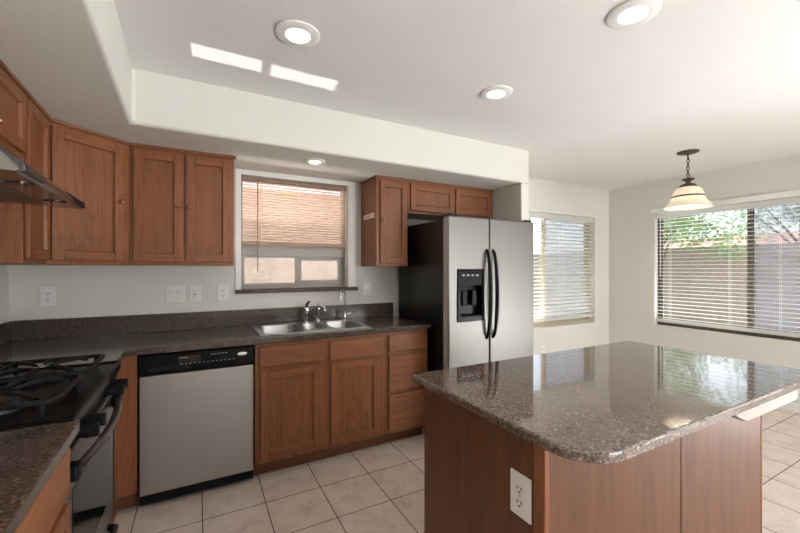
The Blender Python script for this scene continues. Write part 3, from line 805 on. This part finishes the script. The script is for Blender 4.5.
def grate(x0, x1):
    g = MB(); y0, y1 = -0.64, -0.075; zt = 0.972; rb = 0.0092
    cx = (x0 + x1) / 2
    fr = [(px, py, zt - 0.012) for px, py in rrect(x0, x1, y0, y1, 0.03, 4)]
    g.tube(fr, rb, 8, closed=True)
    g.tube([(x0, -0.345, zt - 0.012), (x1, -0.345, zt - 0.012)], rb, 8)
    for px, py in ((x0, y0 + .03), (x1, y0 + .03), (x0, y1 - .03), (x1, y1 - .03), (x0, -0.345), (x1, -0.345)):
        g.tube([(px, py, 0.916), (px, py, zt - 0.012)], 0.008, 8)
    for by, dirs in ((-0.20, 0), (-0.47, 0)):
        for k in range(4):
            a = math.pi / 4 + k * math.pi / 2
            ex, ey = cx + 0.165 * math.cos(a), by + 0.165 * math.sin(a)
            ex = max(x0, min(x1, ex)); ey = max(y0, min(y1, ey))
            mxp, myp = cx + 0.075 * math.cos(a), by + 0.075 * math.sin(a)
            g.tube([(ex, ey, zt - 0.014), ((ex * 2 + mxp) / 3, (ey * 2 + myp) / 3, zt - 0.002), (mxp, myp, zt), (cx + 0.028 * math.cos(a), by + 0.028 * math.sin(a), zt - 0.006)], [rb, rb, rb, 0.005], 8)
        for ex in (x0, x1):
            sgn = 1 if ex > cx else -1
            g.tube([(ex, by, zt - 0.012), (cx + sgn * 0.09, by, zt - 0.001), (cx + sgn * 0.035, by, zt - 0.004)], [rb, rb, 0.005], 8)
    return g.build('grate', IRON, top, smooth=True)
grate(0.05, 0.365); grate(RW - 0.365, RW - 0.05)
MB().prism([(-0.60, 0.795), (-0.645, 0.795), (-0.678, 0.84), (-0.690, 0.881), (-0.60, 0.881)], 0.003, RW - 0.003, axis='x').build('control_panel', BLACK, r, 0.003)
for kx in (0.13, 0.225, RW - 0.175, RW - 0.075):
    k = MB().lathe([(0.026, 0), (0.026, 0.006), (0.020, 0.009), (0.018, 0.044), (0.010, 0.046)], (kx, -0.664, 0.828), 24, 'y').build('knob', BLACKM, r, smooth=True)
    MB().box(kx - 0.006, kx + 0.006, -0.732, -0.690, 0.806, 0.85).build('knob_grip', BLACKM, k, 0.003)
dr = MB().box(0.006, RW - 0.006, -0.668, -0.612, 0.235, 0.785).build('oven_door', STEELH, r, 0.006, seg=3)
MB().box(0.10, RW - 0.10, -0.6705, -0.666, 0.34, 0.66).build('window', DGLASS, dr, 0.001)
for a, b in ((0.002, 0.02), (RW - 0.02, RW - 0.002)): MB().box(a, b, -0.670, -0.615, 0.232, 0.788).build('edge_trim', BLACKM, dr, 0.002)
hp = []
for i in range(17):
    t = i / 16
    hp.append((0.03 + t * (RW - 0.06), -0.682 - 0.036 * math.sin(math.pi * t) ** 0.7, 0.745 + 0.0 * t))
MB().tube([(0.03, -0.668, 0.745)] + hp[1:-1] + [(RW - 0.03, -0.668, 0.745)], 0.0145, 12).build('handle', plain('handle_dark_steel', (96, 84, 80), 0.3, 0.8), dr, smooth=True)
for a, b in ((0.008, 0.062), (RW - 0.062, RW - 0.008)): MB().box(a, b, -0.702, -0.666, 0.722, 0.768).build('handle_bracket', BLACKM, dr, 0.006)
sd = MB().box(0.006, RW - 0.006, -0.652, -0.612, 0.05, 0.225).build('storage_drawer', STEELH, r, 0.006)
MB().tube([(0.30, -0.650, 0.165), (0.31, -0.678, 0.165), (RW - 0.05, -0.678, 0.165), (RW - 0.04, -0.650, 0.165)], 0.015, 12).build('drawer_handle', BLACKM, sd, smooth=True)
for px in (0.06, RW - 0.06):
    for py in (-0.57, -0.1): MB().lathe([(0.02, 0), (0.02, 0.022)], (px, py, 0), 14).build('foot', BLACKM, r)

# range hood
r = thing('range_hood', 'slanted stainless range hood on the left wall above the gas range', 'range hood', left_at(-1.727), R90 + LA)
prof = [(-0.004, 1.652), (-0.545, 1.640), (-0.560, 1.646), (-0.560, 1.660), (-0.50, 1.704), (-0.43, 1.752), (-0.345, 1.812), (-0.33, 1.829), (-0.004, 1.829)]
prof = [(a * 0.955, b - (0.014 if b < 1.67 else 0.006)) for a, b in prof]
MB().prism(prof, 0.002, RW - 0.002, axis='x').build('canopy', HOODM, r, 0.004)
MB().prism([(-0.46, 1.716), (-0.480, 1.704), (-0.538, 1.652), (-0.541, 1.634), (-0.530, 1.627)], 0.002, 0.19, axis='x').build('front_cap', steel('hood_cap_steel', (98, 100, 104), 0.35), r, 0.003)
cpn = MB().prism([(-0.504, 1.678), (-0.5375, 1.652), (-0.5395, 1.634), (-0.528, 1.629)], RW - 0.17, RW - 0.003, axis='x').build('control_panel', BLACKM, r, 0.003)
k = MB()
for i in range(3):
    k.box(RW - 0.14 + i * 0.045, RW - 0.112 + i * 0.045, -0.5415, -0.533, 1.637, 1.648)
k.build('buttons', BLACK, cpn)
FILT = plain('filter_mesh', (110, 106, 102), 0.4, 0.9)
for a in (0.09, 0.40): MB().box(a, a + 0.28, -0.43, -0.12, 1.627, 1.636).build('filter', FILT, r, 0.003)
for hx in (0.2, RW - 0.2):
    MB().lathe([(0.036, -0.006), (0.036, 0.002)], (hx, -0.475, 1.629), 24).build('lamp_lens', DGLASS, r, smooth=True)

# ------------------------------------------------------------------ refrigerator
r = thing('refrigerator', 'stainless side-by-side refrigerator with black sides and ice dispenser', 'refrigerator', (2.668, 0, 0))
FW = 0.906
MB().box(0.004, FW - 0.004, -0.775, -0.05, 0.02, 1.735).build('case', plain('fridge_black', (17, 17, 18), 0.3), r, 0.006)
MB().box(0.01, FW - 0.01, -0.79, -0.70, 0.0, 0.06).build('kick_grille', BLACKM, r)
ld = MB()
dx0, dx1, dz0, dz1 = 0.082, 0.342, 0.945, 1.352
ld.grid([0.0, dx0 + 0.02, dx1 - 0.02, 0.403], [0.07, dz0 + 0.02, dz1 - 0.02, 1.757], lambda x, z: not (dx0 + .02 < x < dx1 - .02 and dz0 + .02 < z < dz1 - .02), -0.849, -0.785, 'y')
ld = ld.build('door', FSTEEL, r, 0.012, seg=3)
rd = MB().box(0.409, FW, -0.849, -0.785, 0.07, 1.757).build('door', FSTEEL, r, 0.012, seg=3)
for a, b in ((0.006, 0.398), (0.414, FW - 0.006)): MB().box(a, b, -0.786, -0.774, 0.075, 1.73).build('door_gasket', GASKET, r)
MB().box(-0.0015, 0.0005, -0.838, -0.79, 0.08, 1.745).build('door_edge', GASKET, ld)
for hx in (0.02, FW - 0.09): MB().box(hx, hx + 0.07, -0.84, -0.72, 1.7355 if False else 1.735, 1.772).build('hinge_cover', BLACKM, r, 0.006)
dp = MB()
dp.frame((dx0, dx1, dz0, dz1), (dx0 + 0.028, dx1 - 0.022, dz0 + 0.035, dz1 - 0.02), -0.858, -0.80)
dp = dp.build('dispenser', BLACK, ld, 0.003)
MB().box(dx0 + 0.021, dx1 - 0.021, -0.80, -0.787, dz0 + 0.021, dz1 - 0.021).build('recess_back', BLACK, dp)
MB().box(dx0 + 0.028, dx1 - 0.022, -0.852, -0.80, dz1 - 0.13, dz1 - 0.02).build('control_panel', BLACK, dp, 0.002)
k = MB()
for i in range(4): k.box(dx0 + 0.045 + i * 0.045, dx0 + 0.07 + i * 0.045, -0.8535, -0.851, dz1 - 0.055, dz1 - 0.042)
k.build('marking', GREYT, dp)
for px in (dx0 + 0.085, dx0 + 0.18):
    MB().box(px - 0.022, px + 0.022, -0.835, -0.815, dz0 + 0.12, dz0 + 0.24).build('paddle', BLACKM, dp, 0.006)
MB().box(dx0 + 0.03, dx1 - 0.024, -0.856, -0.80, dz0 + 0.03, dz0 + 0.045).build('drip_tray', BLACKM, dp, 0.003)
for hx, dd in ((0.372, ld), (0.44, rd)):
    pts = []
    for i in range(25):
        t = i / 24; s_ = math.sin(math.pi * t) ** 0.45
        pts.append((hx, -0.846 - 0.052 * s_, 0.80 + t * 0.705))
    MB().tube(pts, [0.012 + 0.004 * math.sin(math.pi * i / 24) for i in range(25)], 12).build('handle', BLACKM, dd, smooth=True)

# ------------------------------------------------------------------ island
r = thing('kitchen_island', 'oak kitchen island with polished brown granite top', 'island', (0, 0, 0))
ix0, ix1, iy0, iy1 = 1.803, 3.335, -2.602, -1.787
pi = math.pi
def itop(d):
    x0, x1, y0, y1 = ix0 + d, ix1 - d, iy0 + d, iy1 - d
    ra, rb = 0.014, 0.13 - d
    return [(x1, y0 + ra)] + arc((x1 - ra, y1 - ra), ra, 0, pi / 2, 3) + arc((x0 + ra, y1 - ra), ra, pi / 2, pi, 3) + arc((x0 + rb, y0 + rb), rb, pi, 1.5 * pi, 16) + [(x1 - ra, y0)]
top = MB(); rings = []
for d, z in ((0.004, 0.884), (0.0, 0.888), (0.0, 0.907), (0.002, 0.912), (0.007, 0.914)):
    rings.append([top.bm.verts.new((px, py, z)) for px, py in itop(d)])
for a_, b_ in zip(rings, rings[1:]):
    for i in range(len(a_)): top.bm.faces.new((a_[i], a_[(i + 1) % len(a_)], b_[(i + 1) % len(a_)], b_[i]))
top.bm.faces.new(rings[0][::-1]); top.bm.faces.new(rings[-1])
top.build('granite_top', ISLG, r)
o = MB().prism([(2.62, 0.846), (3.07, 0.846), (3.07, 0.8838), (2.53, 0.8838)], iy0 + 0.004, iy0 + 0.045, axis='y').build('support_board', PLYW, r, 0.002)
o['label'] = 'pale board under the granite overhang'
bx0, bx1, by0, by1 = 1.835, 3.215, -2.44, -1.835
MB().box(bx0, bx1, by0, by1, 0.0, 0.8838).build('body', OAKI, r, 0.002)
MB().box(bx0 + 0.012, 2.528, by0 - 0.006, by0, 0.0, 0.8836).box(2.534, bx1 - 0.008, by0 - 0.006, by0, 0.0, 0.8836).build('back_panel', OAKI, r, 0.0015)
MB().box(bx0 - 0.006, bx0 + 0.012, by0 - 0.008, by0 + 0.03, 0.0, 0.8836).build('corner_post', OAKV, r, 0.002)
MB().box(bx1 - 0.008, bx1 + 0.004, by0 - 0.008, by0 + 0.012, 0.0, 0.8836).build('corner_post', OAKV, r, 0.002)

# ------------------------------------------------------------------ outlets and switches
def plate(name, label, loc, rotz, kind, w=0.076, h=0.122, group='white wall plates above the backsplash', cat='outlet'):
    r = thing(name, label, cat, loc, rotz, group)
    MB().box(-w / 2, w / 2, -0.006, 0.0, -h / 2, h / 2).build('plate', PLASTIC, r, 0.003)
    if kind == 'outlet':
        for zz in (-0.02, 0.02):
            f = MB().prism([(a * 1.0, b + zz) for a, b in rrect(-0.016, 0.016, -0.014, 0.014, 0.010, 4)], -0.009, -0.005, axis='y').build('receptacle', PLASTIC, r, 0.001)
            MB().box(-0.0085, -0.0055, -0.0098, -0.0085, zz - 0.002, zz + 0.008).box(0.0055, 0.0085, -0.0098, -0.0085, zz - 0.002, zz + 0.008).box(-0.003, 0.003, -0.0098, -0.0085, zz - 0.0105, zz - 0.006).build('slots', SLOT, f)
    elif kind == 'rocker2':
        for xx in (-0.023, 0.023):
            MB().prism([(-0.005, -0.034), (-0.009, -0.034), (-0.0075, 0.0), (-0.012, 0.034), (-0.005, 0.034)], xx - 0.0165, xx + 0.0165, axis='x').build('rocker', plain('rocker_plastic', (224, 222, 218), 0.3), r, 0.0015)
    elif kind == 'toggle':
        MB().box(-0.006, 0.006, -0.022, -0.005, -0.004, 0.014).build('toggle', PLASTIC, r, 0.002)
    elif kind == 'gfci':
        f = MB().prism([(-0.005, -0.034), (-0.009, -0.034), (-0.009, 0.034), (-0.005, 0.034)], -0.0165, 0.0165, axis='x').build('receptacle', PLASTIC, r, 0.001)
        MB().box(-0.008, 0.008, -0.0105, -0.0085, -0.006, 0.006).build('button', GREYT, f, 0.001)
        m = MB()
        for zz in (-0.024, 0.018): m.box(-0.0085, -0.0055, -0.0098, -0.0085, zz, zz + 0.009).box(0.0055, 0.0085, -0.0098, -0.0085, zz, zz + 0.009)
        m.build('slots', SLOT, f)
    m = MB()
    for zz in ((-0.047, 0.047) if kind in ('rocker2', 'gfci', 'toggle') else (0.0,)): m.lathe([(0.003, 0), (0.003, 0.0012)], (0, -0.006, zz), 10, 'y')
    m.build('screws', GREYT, r)
    return r
plate('outlet', 'leftmost white outlet on the sink wall, below the angled corner cabinet', (0.181, 0, 1.178), 0, 'outlet')
plate('light_switch', 'wide white double rocker switch below the two-door wall cabinet', (0.872, 0, 1.171), 0, 'rocker2', 0.116, cat='switch')
plate('outlet', 'white outlet with a centre button, right beside the double switch', (0.996, 0, 1.168), 0, 'gfci')
plate('outlet', 'white outlet just left of the granite window sill', (1.184, 0, 1.169), 0, 'outlet')
plate('light_switch', 'single white toggle switch between window sill and refrigerator', (2.368, 0, 1.166), 0, 'toggle', cat='switch')
plate('outlet', 'white outlet on the reddish oak side of the island', (bx0 - 0.001, -2.362, 0.703), -R90, 'outlet', 0.078, 0.125, group=None)
plate('outlet', 'low white outlet under the narrow dining window, just above the island top', (4.655, 0, 0.365), 0, 'outlet', group=None)

# ------------------------------------------------------------------ recessed lights and pendant
def can_light(label, x, y, z, rr=0.098, lens=BULB, e=4.2, warm=(1.0, 0.96, 0.91)):
    r = thing('recessed_light', label, 'ceiling light', (x, y, z), 0, 'recessed ceiling lights')
    MB().lathe([(rr, 0.0), (rr, -0.006), (rr - 0.012, -0.012), (rr * 0.56, -0.010), (rr * 0.53, 0.0)], (0, 0, 0), 40, cap=False).build('trim_ring', WHITE, r, smooth=True)
    MB().lathe([(rr * 0.545, -0.006), (rr * 0.35, -0.014), (0.004, -0.017)], (0, 0, 0), 32, cap=False).build('lens', lens, r, smooth=True)
    l = add_light('can_lamp', 'SPOT', (0, 0, -0.022), e, warm, None, spot_size=math.radians(150), spot_blend=0.8, shadow_soft_size=0.05)
    l.parent = r
    return r
can_light('recessed ceiling light nearest the two sun patches', 1.417, -1.42, ZC)
can_light('recessed ceiling light cut by the top edge of the photo, above the island', 2.618, -2.229, ZC)
can_light('recessed ceiling light above and in front of the refrigerator', 2.614, -1.416, ZC)
can_light('small recessed light in the soffit above the sink window', 1.755, -0.491, ZS, 0.075, BULBW, 3, (1.0, 0.86, 0.62))

PX, PY = 4.974, -1.382
r = thing('pendant_lamp', 'bronze pendant lamp with bell-shaped alabaster shade hanging on a chain', 'pendant light', (PX, PY, ZC))
MB().lathe([(0.085, 0.0), (0.085, -0.006), (0.07, -0.014), (0.02, -0.022), (0.008, -0.03)], (0, 0, 0), 32).build('canopy', BRONZE, r, smooth=True)
ch = MB(); z = -0.03
for i in range(7):
    L = 0.021; pts = []
    for k in range(16):
        a = 2 * math.pi * k / 16
        px, pz = 0.0095 * math.cos(a), L * math.sin(a)
        pts.append((px, 0, z - L + pz) if i % 2 == 0 else (0, px, z - L + pz))
    ch.tube(pts, 0.0032, 6, closed=True); z -= 0.0335
ch.build('chain', BRONZE, r, smooth=True)
co = [(0.012 * math.sin(i * 0.9), 0.012 * math.cos(i * 0.9), -0.02 - i * 0.02) for i in range(12)]
MB().tube(co + [(0.035, 0, -0.24), (0.03, -0.01, -0.285)], 0.0025, 6).build('cord', plain('cord_brown', (110, 98, 84), 0.6), r, smooth=True)
MB().lathe([(0.006, -0.235), (0.045, -0.245), (0.05, -0.258), (0.02, -0.27), (0.018, -0.285), (0.055, -0.30), (0.07, -0.318), (0.062, -0.33)], (0, 0, 0), 28).build('socket_cap', BRONZE, r, smooth=True)
prof = [(0.05, -0.318), (0.082, -0.332), (0.104, -0.356), (0.116, -0.386), (0.121, -0.412), (0.130, -0.438), (0.148, -0.467), (0.172, -0.492), (0.188, -0.508), (0.184, -0.511), (0.168, -0.496), (0.143, -0.470), (0.125, -0.440), (0.116, -0.413), (0.111, -0.388), (0.099, -0.359), (0.078, -0.336), (0.05, -0.322)]
sh = MB().lathe(prof, (0, 0, 0), 48, cap=False).build('lamp_shade', SHADE, r, smooth=True)
MB().lathe([(0.1175, -0.402), (0.124, -0.406), (0.1255, -0.414), (0.123, -0.418), (0.118, -0.412)], (0, 0, 0), 40, cap=False).build('band', BRONZE, sh, smooth=True)
MB().ellipsoid((0, 0, -0.385), 0.03, 0.03, 0.042).build('bulb', PBULB, r, smooth=True)
l = add_light('pendant_glow', 'POINT', (0, 0, -0.45), 4.5, (1.0, 0.88, 0.74), None, shadow_soft_size=0.03); l.parent = r
